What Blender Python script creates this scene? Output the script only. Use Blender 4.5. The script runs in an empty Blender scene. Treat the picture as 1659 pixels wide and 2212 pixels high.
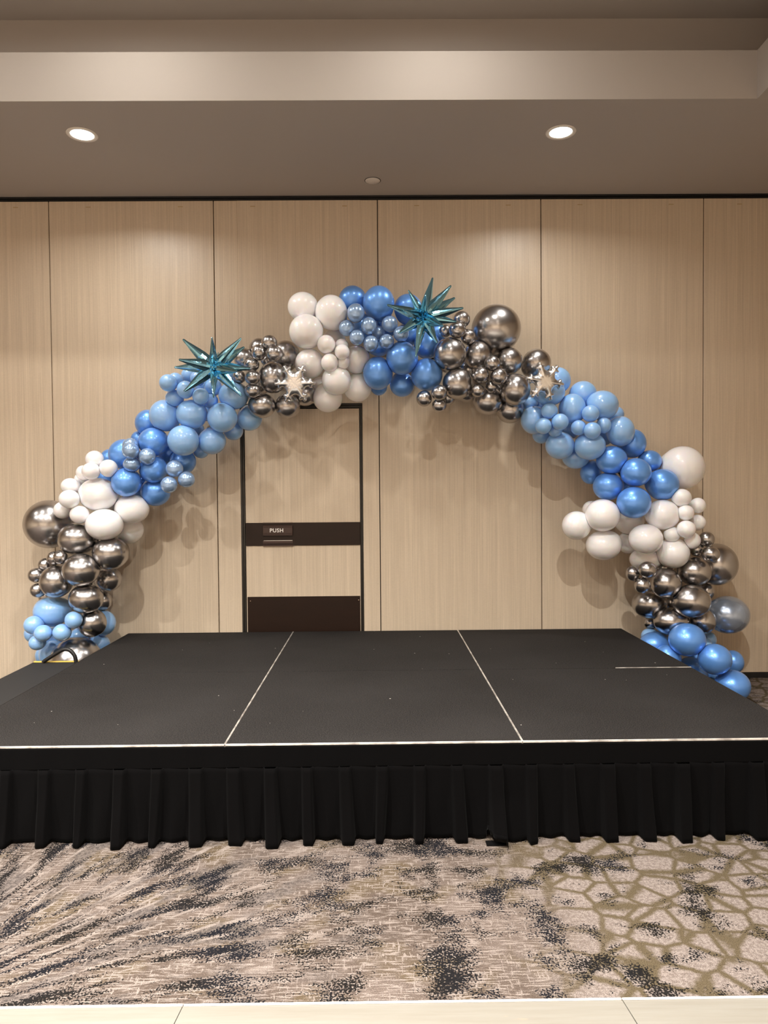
import bpy, bmesh, math, random
import numpy as np
from mathutils import Vector, Matrix

C = bpy.context.scene.collection
SC = bpy.context.scene

# ---------------------------------------------------------------- camera, world, exposure
F_PX, CAM_H = 1583.8, 1.4164
YAW, PITCH, ROLL = 0.0087, 0.0259, 0.0083
fwd = Vector((math.sin(YAW)*math.cos(PITCH), math.cos(YAW)*math.cos(PITCH), -math.sin(PITCH)))
rgt = Vector((math.cos(YAW), -math.sin(YAW), 0))
dwn = fwd.cross(rgt)
r2 = rgt*math.cos(ROLL) + dwn*math.sin(ROLL)
d2 = dwn*math.cos(ROLL) - rgt*math.sin(ROLL)
cam = bpy.data.cameras.new('camera')
cam.sensor_fit = 'VERTICAL'; cam.sensor_height = 36.0
cam.lens = F_PX/2212*36.0
cam.clip_start = 0.05
camo = bpy.data.objects.new('camera', cam); C.objects.link(camo)
M = Matrix((r2, -d2, -fwd)).transposed().to_4x4()
M.translation = (0, 0, CAM_H)
camo.matrix_world = M
SC.camera = camo

w = bpy.data.worlds.new('world'); SC.world = w; w.use_nodes = True
w.node_tree.nodes['Background'].inputs[0].default_value = (1, .86, .72, 1)
w.node_tree.nodes['Background'].inputs[1].default_value = 0.0

SC.view_settings.view_transform = 'Standard'
SC.view_settings.look = 'None'
SC.view_settings.gamma = 1
SC.view_settings.use_curve_mapping = False
SC.view_settings.exposure = 0.3
SC.cycles.max_bounces = 12
SC.cycles.diffuse_bounces = 6
SC.cycles.caustics_reflective = False
SC.cycles.caustics_refractive = False

LAMP_COL = (1.0, 0.965, 0.90)
WALLWASH_W = 13      # downlights in the low soffit by the wall
COVE_W = 9.5              # downlights along the tray edge
ROOM_W = 116              # downlights of the rest of the room

# room measures (metres)
WY, HC = 5.473, 3.61         # panelled wall, low soffit
SX0, SX1 = -8.2, 3.55        # side walls
BY = -8.0                    # wall behind the camera
FY, FX, FTOP = 4.150, 2.147, 3.877
CY, CX2, HT = 4.45, 2.45, 4.243

# ---------------------------------------------------------------- helpers
def link(o, parent=None):
    C.objects.link(o)
    if parent is not None: o.parent = parent
    return o
def obj(name, bm, mat, parent=None, smooth=False):
    me = bpy.data.meshes.new(name); bm.to_mesh(me); bm.free()
    if mat is not None: me.materials.append(mat)
    if smooth:
        for p in me.polygons: p.use_smooth = True
    return link(bpy.data.objects.new(name, me), parent)
def empty(name, loc=(0, 0, 0)):
    o = bpy.data.objects.new(name, None); o.location = loc; o.empty_display_size = .1
    return link(o)
def tag(o, label, cat, group=None, kind=None):
    o['label'] = label; o['category'] = cat
    if group: o['group'] = group
    if kind: o['kind'] = kind
    return o
def structure(o): o['kind'] = 'structure'; return o
def box(bm, a, b, bev=0.0):
    x0, y0, z0 = a; x1, y1, z1 = b
    r = bmesh.ops.create_cube(bm, size=1, matrix=Matrix.Translation(((x0+x1)/2, (y0+y1)/2, (z0+z1)/2)) @ Matrix.Diagonal((abs(x1-x0), abs(y1-y0), abs(z1-z0), 1)))
    if bev > 0:
        es = list({e for v in r['verts'] for e in v.link_edges})
        bmesh.ops.bevel(bm, geom=es, offset=bev, segments=1, affect='EDGES')
    return bm
def bx(a, b, bev=0.0): return box(bmesh.new(), a, b, bev)
def lathe(bm, prof, seg=32, mat=Matrix.Identity(4)):
    rings = []
    for r, z in prof:
        rings.append([bm.verts.new(mat @ Vector((r*math.cos(2*math.pi*k/seg), r*math.sin(2*math.pi*k/seg), z))) for k in range(seg)])
    for a, b in zip(rings, rings[1:]):
        for k in range(seg):
            bm.faces.new((a[k], a[(k+1) % seg], b[(k+1) % seg], b[k]))
    return rings
def tube(bm, pts, rad, seg=10):
    pts = [Vector(p) for p in pts]; rings = []
    for i, p in enumerate(pts):
        t = (pts[min(i+1, len(pts)-1)] - pts[max(i-1, 0)]).normalized()
        n = t.cross(Vector((0, 1, 0)));
        if n.length < 1e-3: n = t.cross(Vector((1, 0, 0)))
        n.normalize(); b = t.cross(n)
        rings.append([bm.verts.new(p + (n*math.cos(2*math.pi*k/seg) + b*math.sin(2*math.pi*k/seg))*rad) for k in range(seg)])
    for a, b in zip(rings, rings[1:]):
        for k in range(seg): bm.faces.new((a[k], a[(k+1) % seg], b[(k+1) % seg], b[k]))
    bm.faces.new(rings[0][::-1]); bm.faces.new(rings[-1])
    return bm
def smooth_path(pts, n=6):
    P = [Vector(p) for p in pts]; out = []
    for i in range(len(P)-1):
        p0, p1, p2, p3 = P[max(i-1, 0)], P[i], P[i+1], P[min(i+2, len(P)-1)]
        for k in range(n):
            t = k/n
            out.append(.5*((2*p1) + (p2-p0)*t + (2*p0-5*p1+4*p2-p3)*t*t + (3*p1-p0-3*p2+p3)*t**3))
    out.append(P[-1]); return out

# ---------------------------------------------------------------- materials
def mat(name, col, rough=.5, metal=0.0, **kw):
    m = bpy.data.materials.new(name); m.use_nodes = True
    b = m.node_tree.nodes['Principled BSDF']
    b.inputs['Base Color'].default_value = (*col, 1); b.inputs['Roughness'].default_value = rough; b.inputs['Metallic'].default_value = metal
    for k, v in kw.items(): b.inputs[k.replace('_', ' ')].default_value = v
    return m
class NT:
    def __init__(s, m): s.t = m.node_tree; s.b = s.t.nodes['Principled BSDF']
    def n(s, typ, ins=None, **attr):
        nd = s.t.nodes.new(typ)
        for k, v in attr.items(): setattr(nd, k, v)
        for k, v in (ins or {}).items():
            if isinstance(v, bpy.types.NodeSocket): s.t.links.new(v, nd.inputs[k])
            else: nd.inputs[k].default_value = v
        return nd
    def l(s, a, b): s.t.links.new(a, b)
    def math(s, op, a, b=0.0, c=0.0): return s.n('ShaderNodeMath', {0: a, 1: b, 2: c}, operation=op).outputs[0]
    def mix(s, f, a, b): 
        nd = s.n('ShaderNodeMix', data_type='RGBA')
        for k, v in ((0, f), (6, a), (7, b)):
            if isinstance(v, bpy.types.NodeSocket): s.t.links.new(v, nd.inputs[k])
            else: nd.inputs[k].default_value = v if k == 0 else (*v, 1)
        return nd.outputs[2]
    def coords(s, scale=(1, 1, 1), loc=(0, 0, 0)):
        g = s.n('ShaderNodeNewGeometry')
        return s.n('ShaderNodeMapping', {0: g.outputs['Position'], 1: loc, 3: scale}).outputs[0]
    def obj_coords(s, scale=(1, 1, 1)):
        g = s.n('ShaderNodeTexCoord')
        return s.n('ShaderNodeMapping', {0: g.outputs['Object'], 3: scale}).outputs[0]
    def noise(s, v, scale, detail=2, rough=.5): return s.n('ShaderNodeTexNoise', {'Vector': v, 'Scale': scale, 'Detail': detail, 'Roughness': rough}).outputs[0]
    def step(s, v, lo, hi): return s.n('ShaderNodeMapRange', {0: v, 1: lo, 2: hi, 3: 0.0, 4: 1.0}, clamp=True).outputs[0]
    def bump(s, h, strength, dist):
        bp = s.n('ShaderNodeBump', {'Height': h, 'Strength': strength, 'Distance': dist}); s.l(bp.outputs[0], s.b.inputs['Normal'])

m_wall = mat('wallcovering', (.50, .40, .29), .36)
t = NT(m_wall)
fine = t.noise(t.coords((230, 230, 1.6)), 1.0, 3, .65)
wide = t.noise(t.coords((38, 38, .55)), 1.0, 2)
cross = t.noise(t.coords((90, 90, 120)), 1.0, 1)
f = t.math('ADD', t.math('MULTIPLY', fine, .62), t.math('ADD', t.math('MULTIPLY', wide, .28), t.math('MULTIPLY', cross, .10)))
f = t.step(f, .27, .73)
t.l(t.mix(f, (0.4668, 0.3771, 0.2813), (0.7182, 0.5985, 0.4608)), t.b.inputs['Base Color'])
t.l(t.n('ShaderNodeMapRange', {0: f, 1: 0.0, 2: 1.0, 3: .44, 4: .26}).outputs[0], t.b.inputs['Roughness'])
t.b.inputs['Specular IOR Level'].default_value = .55
t.bump(fine, .35, .002)

m_paint = mat('ceiling_paint', (.40, .365, .335), .8)
t = NT(m_paint); t.bump(t.noise(t.coords(), 160, 2), .08, .002)
m_black = mat('black_metal', (.008, .007, .007), .45)
m_frame = mat('door_frame_black', (.016, .013, .010), .4)
m_brown = mat('dark_brown_plate', (.028, .0125, .0075), .42, Specular_IOR_Level=.3)
t = NT(m_brown); n = t.noise(t.coords((3, 1, 9)), 2, 3); t.l(t.mix(n, (.012, .0045, .0022), (.018, .007, .0035)), t.b.inputs['Base Color'])
m_brown2 = mat('brown_ribbed_push_bar', (.035, .013, .010), .3)
m_letter = mat('white_lettering', (.85, .83, .80), .5)
m_screw = mat('bronze_screw', (.30, .22, .16), .35, 1.0)
m_alu = mat('aluminium_trim', (.72, .66, .60), .4, .5)
t = NT(m_alu); n = t.noise(t.coords((9, 9, 9)), 2, 4); t.l(t.mix(t.step(n, .35, .6), (.40, .36, .33), (.80, .75, .69)), t.b.inputs['Base Color'])
m_deck = mat('charcoal_deck_carpet', (.045, .038, .036), .95, Specular_IOR_Level=.15)
t = NT(m_deck)
n = t.noise(t.coords((1, 1, 1)), 210, 3, .7); n2 = t.noise(t.coords(), 1.7, 3)
a = t.mix(t.step(n, .40, .66), (.0045, .0038, .0036), (.034, .030, .028))
a = t.mix(t.math('MULTIPLY', t.step(n2, .35, .7), .28), a, (.032, .029, .028))
speck = t.noise(t.coords(), 46, 0); 
a = t.mix(t.step(speck, .895, .905), a, (.50, .46, .42))
t.l(a, t.b.inputs['Base Color']); t.bump(n, .5, .003)
m_tread = mat('black_step_tread', (.010, .009, .009), .8)
t = NT(m_tread); n = t.noise(t.coords((6, 46, 1), (3, 1, 0)), 1.0, 4); n2 = t.noise(t.coords(), 5, 1)
t.l(t.mix(t.math('MULTIPLY', t.step(n, .70, .76), t.step(n2, .5, .6)), (.010, .009, .009), (.10, .09, .08)), t.b.inputs['Base Color'])
m_yellow = mat('yellow_nosing', (.78, .55, .10), .45)
m_cloth = mat('black_skirt_cloth', (.0011, .0009, .0010), .95, Specular_IOR_Level=.06)
m_cloth.node_tree.nodes['Principled BSDF'].inputs['Sheen Weight'].default_value = .012
t = NT(m_cloth); t.bump(t.noise(t.coords(), 240, 2), .15, .002)
m_dance = mat('cream_dance_floor_laminate', (.80, .72, .60), .3)
t = NT(m_dance); n = t.noise(t.coords((1.3, 22, 22)), 2.0, 5, .7)
a = t.mix(t.step(n, .35, .7), (0.1966, 0.178, 0.1491), (0.2305, 0.2153, 0.1882)); s = t.noise(t.coords((5, 16, 16), (7, 2, 0)), 1.0, 3)
t.l(t.mix(t.math('MULTIPLY', t.step(s, .72, .75), .55), a, (.35, .26, .18)), t.b.inputs['Base Color'])
m_dedge = mat('bright_edge_strip', (.86, .82, .76), .3)
m_trimring = mat('white_lamp_trim', (.80, .76, .70), .5)
m_cap = mat('white_cover_plate', (.70, .66, .62), .5)
def emit(name, col, s):
    m = mat(name, (.8, .8, .8), .5); b = m.node_tree.nodes['Principled BSDF']
    b.inputs['Emission Color'].default_value = (*col, 1); b.inputs['Emission Strength'].default_value = s; return m
m_lens = emit('lit_lamp_lens', (1, .90, .78), 75)
m_lens2 = emit('lit_wallwash_lens', (1, .96, .90), 9)
m_warmlens = emit('warm_lit_shade', (1, .62, .30), 1.6)

# balloons
m_chrome = mat('chrome_latex', (.48, .465, .465), .25, 1.0)
m_white = mat('white_latex', (.90, .895, .92), .35, 0, Coat_Weight=1.0, Coat_Roughness=.07, Subsurface_Weight=.25, Subsurface_Scale=.02, Specular_IOR_Level=.55)
m_light = mat('light_blue_latex', (.27, .50, .86), .35, 0, Coat_Weight=1.0, Coat_Roughness=.07, Subsurface_Weight=.15, Subsurface_Scale=.02, Specular_IOR_Level=.55)
m_pearl = mat('pearl_blue_latex', (.145, .37, .90), .36, .45, Coat_Weight=.5, Coat_Roughness=.08)
m_glassy = mat('glassy_pearl_latex', (.42, .62, .94), .26, .42, Coat_Weight=.6, Coat_Roughness=.05, Transmission_Weight=.35)
m_silver = mat('silvery_blue_latex', (.42, .50, .64), .26, .60, Coat_Weight=.5, Coat_Roughness=.06, Transmission_Weight=.25)
m_teal = mat('teal_foil', (.28, .62, .84), .11, 1.0)
t = NT(m_teal); t.bump(t.noise(t.obj_coords(), 60, 2), .12, .003)
m_sfoil = mat('silver_foil', (.74, .745, .76), .27, 1.0)
t = NT(m_sfoil); t.bump(t.noise(t.obj_coords(), 70, 2), .22, .002)

m_carpet = mat('patterned_carpet', (.4, .3, .25), .95, Specular_IOR_Level=.06)
t = NT(m_carpet)
P = t.coords()
sx = t.n('ShaderNodeSeparateXYZ', {0: P})
X, Y = sx.outputs[0], sx.outputs[1]
# sunburst coordinates about a point off to the left
dx, dy = t.math('ADD', X, 1.46), t.math('ADD', Y, -1.90)
rad = t.math('SQRT', t.math('ADD', t.math('MULTIPLY', dx, dx), t.math('MULTIPLY', dy, dy)))
ang = t.math('ARCTAN2', dy, dx)
pol = t.n('ShaderNodeCombineXYZ', {0: t.math('MULTIPLY', rad, 3.2), 1: t.math('MULTIPLY', ang, 10.0), 2: 0.0}).outputs[0]
warp = t.math('MULTIPLY', t.math('ADD', t.noise(P, 1.6, 2), -.5), 1.4)
right = t.step(t.math('ADD', X, warp), .25, .75)            # honeycomb zone
left = t.step(t.math('ADD', t.math('MULTIPLY', X, -1.0), warp), -.05, .45)   # sunburst zone
big = t.noise(P, 2.3, 3)
base = t.mix(t.step(big, .40, .60), (0.091, 0.0676, 0.0546), (0.1352, 0.104, 0.0884))
olive = t.step(t.noise(t.coords((4.2, 4.2, 1), (3.3, 1.7, 0)), 1.0, 2), .53, .62)
base = t.mix(t.math('MULTIPLY', olive, .85), base, (.099, .072, .044))
# woven cream hatching
h1 = t.step(t.noise(t.coords((16, 150, 1)), 1.0, 3, .6), .515, .575)
h2 = t.step(t.noise(t.coords((120, 22, 1), (4, 4, 0)), 1.0, 3, .6), .585, .635)
hatch = t.math('MAXIMUM', h1, h2)
base = t.mix(t.math('MULTIPLY', hatch, .82), base, (0.2728, 0.2263, 0.2015))
# honeycomb of pale cells with olive joints
vor = t.n('ShaderNodeTexVoronoi', {'Vector': t.n('ShaderNodeMapping', {0: P, 2: (0, 0, .35), 3: (8.2, 9.2, 1)}).outputs[0], 'Scale': 1.0, 'Randomness': .75}, feature='DISTANCE_TO_EDGE').outputs['Distance']
cell = t.step(t.math('ADD', vor, t.math('MULTIPLY', t.math('ADD', t.noise(P, 60, 2), -.5), .12)), .035, .12)
pale = t.mix(t.step(t.noise(P, 90, 2), .40, .60), (0.174, 0.1392, 0.1218), (0.2552, 0.2117, 0.1914))
honey = t.mix(cell, (0.0988, 0.0754, 0.04576), pale)
base = t.mix(right, base, honey)
# sunburst streaks
ray = t.step(t.noise(pol, 1.0, 3), .50, .62)
raycol = t.mix(t.step(t.noise(P, 75, 2), .42, .58), (0.06875, 0.05775, 0.055), (0.143, 0.1183, 0.1073))
base = t.mix(t.math('MULTIPLY', t.math('MULTIPLY', ray, left), .8), base, raycol)
crray = t.step(t.noise(t.n('ShaderNodeCombineXYZ', {0: t.math('MULTIPLY', rad, 5.0), 1: t.math('MULTIPLY', ang, 30.0), 2: 0.0}).outputs[0], 1.0, 2), .58, .66)
base = t.mix(t.math('MULTIPLY', t.math('MULTIPLY', crray, left), .75), base, (0.2728, 0.2263, 0.2015))
# charcoal speckled blobs
b1 = t.noise(t.coords((5.6, 6.6, 1), (1.3, .4, 0)), 1.0, 4, .6)
b2 = t.noise(t.n('ShaderNodeMapping', {0: pol, 1: (5.2, 3.1, 0), 3: (1.25, 1.25, 1)}).outputs[0], 1.0, 4, .6)
bl = t.math('ADD', t.math('MULTIPLY', b2, left), t.math('MULTIPLY', b1, t.math('SUBTRACT', 1.0, left)))
bl = t.math('ADD', bl, t.math('MULTIPLY', right, -.035))
dens = t.step(bl, .45, .64)
spk = t.noise(P, 150, 1)
dark = t.step(t.math('ADD', spk, t.math('MULTIPLY', dens, .30)), .64, .69)
dark = t.math('MULTIPLY', dark, t.step(dens, .05, .30))
blk = t.mix(t.step(t.noise(P, 3.1, 1), .42, .58), (.0065, .0072, .0105), (.008, .0072, .007))
base = t.mix(t.math('MULTIPLY', dark, .97), base, blk)
grain = t.noise(P, 330, 2, .7)
base = t.n('ShaderNodeVectorMath', {0: base, 1: t.n('ShaderNodeCombineXYZ', {k: t.n('ShaderNodeMapRange', {0: grain, 1: .3, 2: .7, 3: .34, 4: 1.18}).outputs[0] for k in range(3)}).outputs[0]}, operation='MULTIPLY').outputs[0]
t.l(base, t.b.inputs['Base Color']); t.bump(grain, .5, .003)

# ---------------------------------------------------------------- room shell
fl = structure(obj('floor', bx((SX0, BY, -.06), (SX1, WY+.12, 0)), m_carpet))
structure(obj('wall_left', bx((SX0-.1, BY, 0), (SX0, WY+.12, HT+.1)), m_wall))
structure(obj('wall_right', bx((SX1, BY, 0), (SX1+.1, WY+.12, HT+.1)), m_wall))
structure(obj('wall_front', bx((SX0-.1, BY-.1, 0), (SX1+.1, BY, HT+.1)), m_wall))
wb = structure(obj('wall_back', bx((SX0, WY+.035, 0), (SX1, WY+.12, HC)), m_black))
DX0, DX1, DZ = -1.0185, -.1075, 2.087          # outer edge of the door frame
seams = [SX0+.001] + [-2.4027 + 1.21*k for k in range(-4, 5)] + [SX1-.001]
for a, b in zip(seams, seams[1:]):
    bm = bmesh.new(); g = .0032; y0, y1 = WY, WY+.034; zb, zt = .042, 3.58
    if a < -.6 < b:
        box(bm, (a+g, y0, zb), (DX0, y1, zt), .0015); box(bm, (DX1, y0, zb), (b-g, y1, zt), .0015); box(bm, (DX0, y0, DZ), (DX1, y1, zt))
    else: box(bm, (a+g, y0, zb), (b-g, y1, zt), .0015)
    obj('panel', bm, m_wall, wb)
    # faint worn patches of the hanger hardware at the panel's top edge
    for q in (.24, .80):
        bm = bmesh.new(); x = a+(b-a)*q
        box(bm, (x-.018, WY-.0012, 3.535), (x+.018, WY+.002, 3.541), .0004)
        obj('scuff_mark', bm, mat_scuff if 'mat_scuff' in globals() else globals().setdefault('mat_scuff', mat('pale_wear', (.46, .33, .17), .6)), wb)
structure(obj('baseboard_back', bx((SX0+.01, WY-.006, 0.0), (SX1-.01, WY+.034, .040), .002), m_black))
structure(obj('trim_1', bx((SX0+.01, WY+.012, 3.581), (SX1-.01, WY+.034, HC-.001)), m_black))
bm = bmesh.new(); box(bm, (SX0+.01, WY-.012, HC-.012), (SX1-.01, WY+.006, HC-.0005)); structure(obj('trim_2', bm, m_black))

ce = structure(obj('ceiling', bx((SX0, BY, HT), (CX2+.1, CY+.1, HT+.08)), m_paint))
bm = bmesh.new()
box(bm, (SX0, FY+.05, HC), (SX1, WY+.12, HC+.05)); box(bm, (FX+.05, BY, HC), (SX1, FY+.05, HC+.05))
obj('soffit', bm, m_paint, ce)
bm = bmesh.new()
box(bm, (SX0, FY, HC-.001), (FX+.05, FY+.05, FTOP)); box(bm, (FX, BY, HC-.001), (FX+.05, FY, FTOP))
obj('fascia', bm, m_paint, ce)
bm = bmesh.new()
box(bm, (SX0, FY+.05, FTOP-.06), (CX2+.06, CY, FTOP-.03)); box(bm, (FX+.05, BY, FTOP-.06), (CX2, FY+.05, FTOP-.03))
obj('cove_shelf', bm, m_paint, ce)
bm = bmesh.new()
box(bm, (SX0, CY, FTOP-.06), (CX2+.06, CY+.06, HT)); box(bm, (CX2, BY, FTOP-.06), (CX2+.06, CY, HT))
obj('cove_wall', bm, m_paint, ce)

# door in the panelled wall
dr = structure(empty('door_1', (-.563, WY, 0)))
def dpart(name, bm, m): 
    o = obj(name, bm, m); o.parent = dr; o.matrix_parent_inverse = Matrix.Translation((.563, -WY, 0)); return o
bm = bmesh.new()
for x0, x1 in ((DX0+.001, DX0+.016), (DX0+.0175, DX0+.0305)): box(bm, (x0, WY-.004, .005), (x1, WY+.03, DZ-.03), .0015)
for x0, x1 in ((DX1-.021, DX1-.0115), (DX1-.0105, DX1-.001)): box(bm, (x0, WY-.004, .005), (x1, WY+.03, DZ-.03), .0015)
for z0, z1 in ((DZ-.036, DZ-.019), (DZ-.0175, DZ-.001)): box(bm, (DX0+.001, WY-.004, z0), (DX1-.001, WY+.03, z1), .0015)
dpart('door_frame', bm, m_frame)
LX0, LX1 = DX0+.034, DX1-.024
dpart('door_leaf', bx((LX0, WY+.002, .01), (LX1, WY+.03, DZ-.040), .001), m_wall)
dpart('push_bar', bx((LX0+.002, WY-.006, 1.030), (LX1, WY+.003, 1.2015), .0015), m_brown)
kp = dpart('kick_plate', bx((LX0+.006, WY-.001, .02), (LX1-.004, WY+.003, .648), .001), m_brown)
for x in (LX0+.028, LX1-.016):
    bm = bmesh.new(); bmesh.ops.create_uvsphere(bm, u_segments=10, v_segments=6, radius=.006, matrix=Matrix.Translation((x, WY-.001, .615)) @ Matrix.Diagonal((1, .5, 1, 1)))
    obj('screw', bm, m_screw, kp, True)
PX0, PX1 = -.857, -.632
bm = bmesh.new()
box(bm, (PX0, WY-.014, 1.196), (PX1, WY-.005, 1.203), .001); box(bm, (PX0, WY-.014, 1.028), (PX1, WY-.005, 1.036), .001)
box(bm, (PX0, WY-.012, 1.048), (PX1, WY-.005, 1.068), .001)
for z in (1.040, 1.044): box(bm, (PX0, WY-.011, z), (PX1, WY-.005, z+.002))
pp = dpart('push_paddle', bm, m_brown2)
bm = bmesh.new(); box(bm, (PX0+.002, WY-.020, 1.105), (PX1-.002, WY-.005, 1.182), .002)
for z in (1.113, 1.121, 1.167, 1.175): box(bm, (PX0+.003, WY-.0225, z), (PX1-.003, WY-.019, z+.003), .001)
obj('paddle_face', bm, m_brown2, pp)
o = obj('paddle_edge', bx((PX0+.006, WY-.0125, 1.066), (PX1-.004, WY-.008, 1.0705), .001), m_alu, pp)
fc = bpy.data.curves.new('lettering', 'FONT'); fc.body = 'PUSH'; fc.align_x = 'CENTER'; fc.align_y = 'CENTER'
fc.size = .040; fc.extrude = .0006; fc.space_character = 1.12; fc.offset = .0006
fc.materials.append(m_letter)
o = bpy.data.objects.new('lettering', fc); link(o, pp)
o.location = (-.7525, WY-.0212, 1.1435); o.rotation_euler = (math.pi/2, 0, 0)
o['label'] = 'white capital letters reading PUSH'

# ---------------------------------------------------------------- lamps
def downlight_parts(root, R, tilt, lens=None):
    T = Matrix.Rotation(tilt, 4, 'Y')
    bm = bmesh.new(); lathe(bm, [(R*.72, .0), (R*.76, -.004), (R*.97, -.006), (R, -.0015), (R*.98, .002)], 40, T); obj('trim_ring', bm, m_trimring, root, True)
    bm = bmesh.new(); lathe(bm, [(R*.73, -.002), (R*.70, -.0035), (R*.001, -.004)], 40, T); obj('lens', bm, lens or m_lens, root, True)
def lamp_light(root, watts, R, z=-.012, spread=150, col=LAMP_COL, shape='DISK'):
    ld = bpy.data.lights.new('lamp_light', 'AREA'); ld.shape = shape; ld.size = R*1.5; ld.energy = watts; ld.color = col; ld.spread = math.radians(spread)
    lo = bpy.data.objects.new('lamp_light', ld); link(lo, root); lo.location = (0, 0, z)
    return lo
for i, (x, y, lab) in enumerate(((-1.776, 4.530, 'lit recessed downlight in the low ceiling on the left, above the blue arch shoulder'),
                                 (1.138, 4.525, 'lit recessed downlight in the low ceiling on the right, above the big chrome balloon'))):
    d = empty('downlight', (x, y, HC)); tag(d, lab, 'ceiling light', 'recessed downlights in the low ceiling')
    downlight_parts(d, .092, 0, m_lens2); lamp_light(d, WALLWASH_W, .064, spread=154)
room = [(x, 3.45, COVE_W, 172) for x in (-4.9, -3.05, -1.33, .35)]
room += [(x, y, ROOM_W, 127) for y in (1.3, -.7, -2.7, -4.7, -6.7) for x in (-5.6, -3.5, -1.4, .7)]
for x, y, W, sp in room:
    d = empty('downlight', (x, y, HT)); tag(d, 'lit recessed downlight in the raised tray ceiling above and behind the viewpoint', 'ceiling light', 'recessed downlights of the tray ceiling')
    downlight_parts(d, .105, 0); lamp_light(d, W, .060, spread=sp)
# warm drum pendants that hang behind the viewpoint and glint in the chrome
for x in (-2.6, .9):
    d = empty('drum_pendant', (x, -1.8, HT)); tag(d, 'warm lit drum pendant hanging from the tray ceiling behind the viewpoint', 'ceiling light', 'drum pendants of the tray ceiling')
    bm = bmesh.new(); lathe(bm, [(.012, 0), (.012, -.5)], 10); obj('stem', bm, m_black, d, True)
    bm = bmesh.new(); lathe(bm, [(.001, -.5), (.38, -.5), (.40, -.52), (.40, -.74), (.38, -.76), (.001, -.76)], 40); obj('shade', bm, m_warmlens, d, True)
    lamp_light(d, 3, .25, -.78, 170, (1, .66, .36))
cp = empty('sprinkler_cover', (-.015, 5.206, HC))
tag(cp, 'small round white concealed cover plate on the low ceiling above the wall', 'ceiling fixture')
bm = bmesh.new(); lathe(bm, [(.052, 0), (.052, -.004), (.049, -.006), (.001, -.0065)], 32); obj('cover_plate', bm, m_cap, cp, True)
bm = bmesh.new(); lathe(bm, [(.0575, -.0002), (.0575, -.002), (.0525, -.002), (.0525, -.0002)], 32); obj('rim', bm, m_frame, cp, True)

# ---------------------------------------------------------------- stage
GX0, GY0, GW, GH = -1.8521, 2.977, 1.2192, .3945
names = [('left', 'middle', 'right'), ('left', 'middle', 'right')]
for row in range(2):
    for col in range(3):
        x0, y0 = GX0+GW*col, GY0+GW*row; x1, y1 = x0+GW, y0+GW; g = .0012
        t_ = empty('stage_platform', (x0+GW/2, y0+GW/2, 0))
        tag(t_, 'charcoal carpeted portable stage platform, %s %s of the six' % (('front', 'rear')[row], names[row][col]), 'stage', 'stage platforms')
        off = Matrix.Translation((-x0-GW/2, -y0-GW/2, 0))
        def sp(name, bm, m):
            o = obj(name, bm, m, t_); o.matrix_parent_inverse = off; return o
        e = .0048
        ea, eb = (g if col else g), g
        sp('deck', bx((x0+g, y0+g, GH-.075), (x1-g, y1-g, GH-.010)), m_black)
        fr = .0045 if row == 0 else .004
        sp('carpet_top', bx((x0+e, y0+fr, GH-.0105), (x1-e, y1-.002, GH+.0005), .0015), m_deck)
        # aluminium edging shows along the seams, the front and the sides
        hl, hr = (GH+.0002 if col == 0 else GH+.0022), (GH+.0002 if col == 2 else GH+.0022)
        sp('edge_trim', bx((x0+.0006, y0+g, GH-.012), (x0+e-.0012, y1-g, hl), .0008), m_black if col == 0 else m_alu)
        sp('edge_trim', bx((x1-e+.0012, y0+g, GH-.012), (x1-.0006, y1-g, hr), .0008), m_black if col == 2 else m_alu)
        if row == 0: sp('edge_trim', bx((x0+.001, y0-.002, GH-.007), (x1-.001, y0+.0035, GH+.0016), .0008), m_alu)
        if row == 1 and col == 2: sp('edge_trim', bx((x0+.78, y0-.001, GH-.012), (x1-.001, y0+.0035, GH+.0035), .0008), m_alu)
        for lx in (x0+.10, x1-.10):
            for ly in (y0+.10, y1-.10):
                bm = bmesh.new(); tube(bm, [(lx, ly, .012), (lx, ly, GH-.08)], .02, 12)
                lathe(bm, [(.001, .001), (.032, .001), (.032, .012), (.001, .013)], 16, Matrix.Translation((lx, ly, 0))); sp('leg', bm, m_black)

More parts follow.
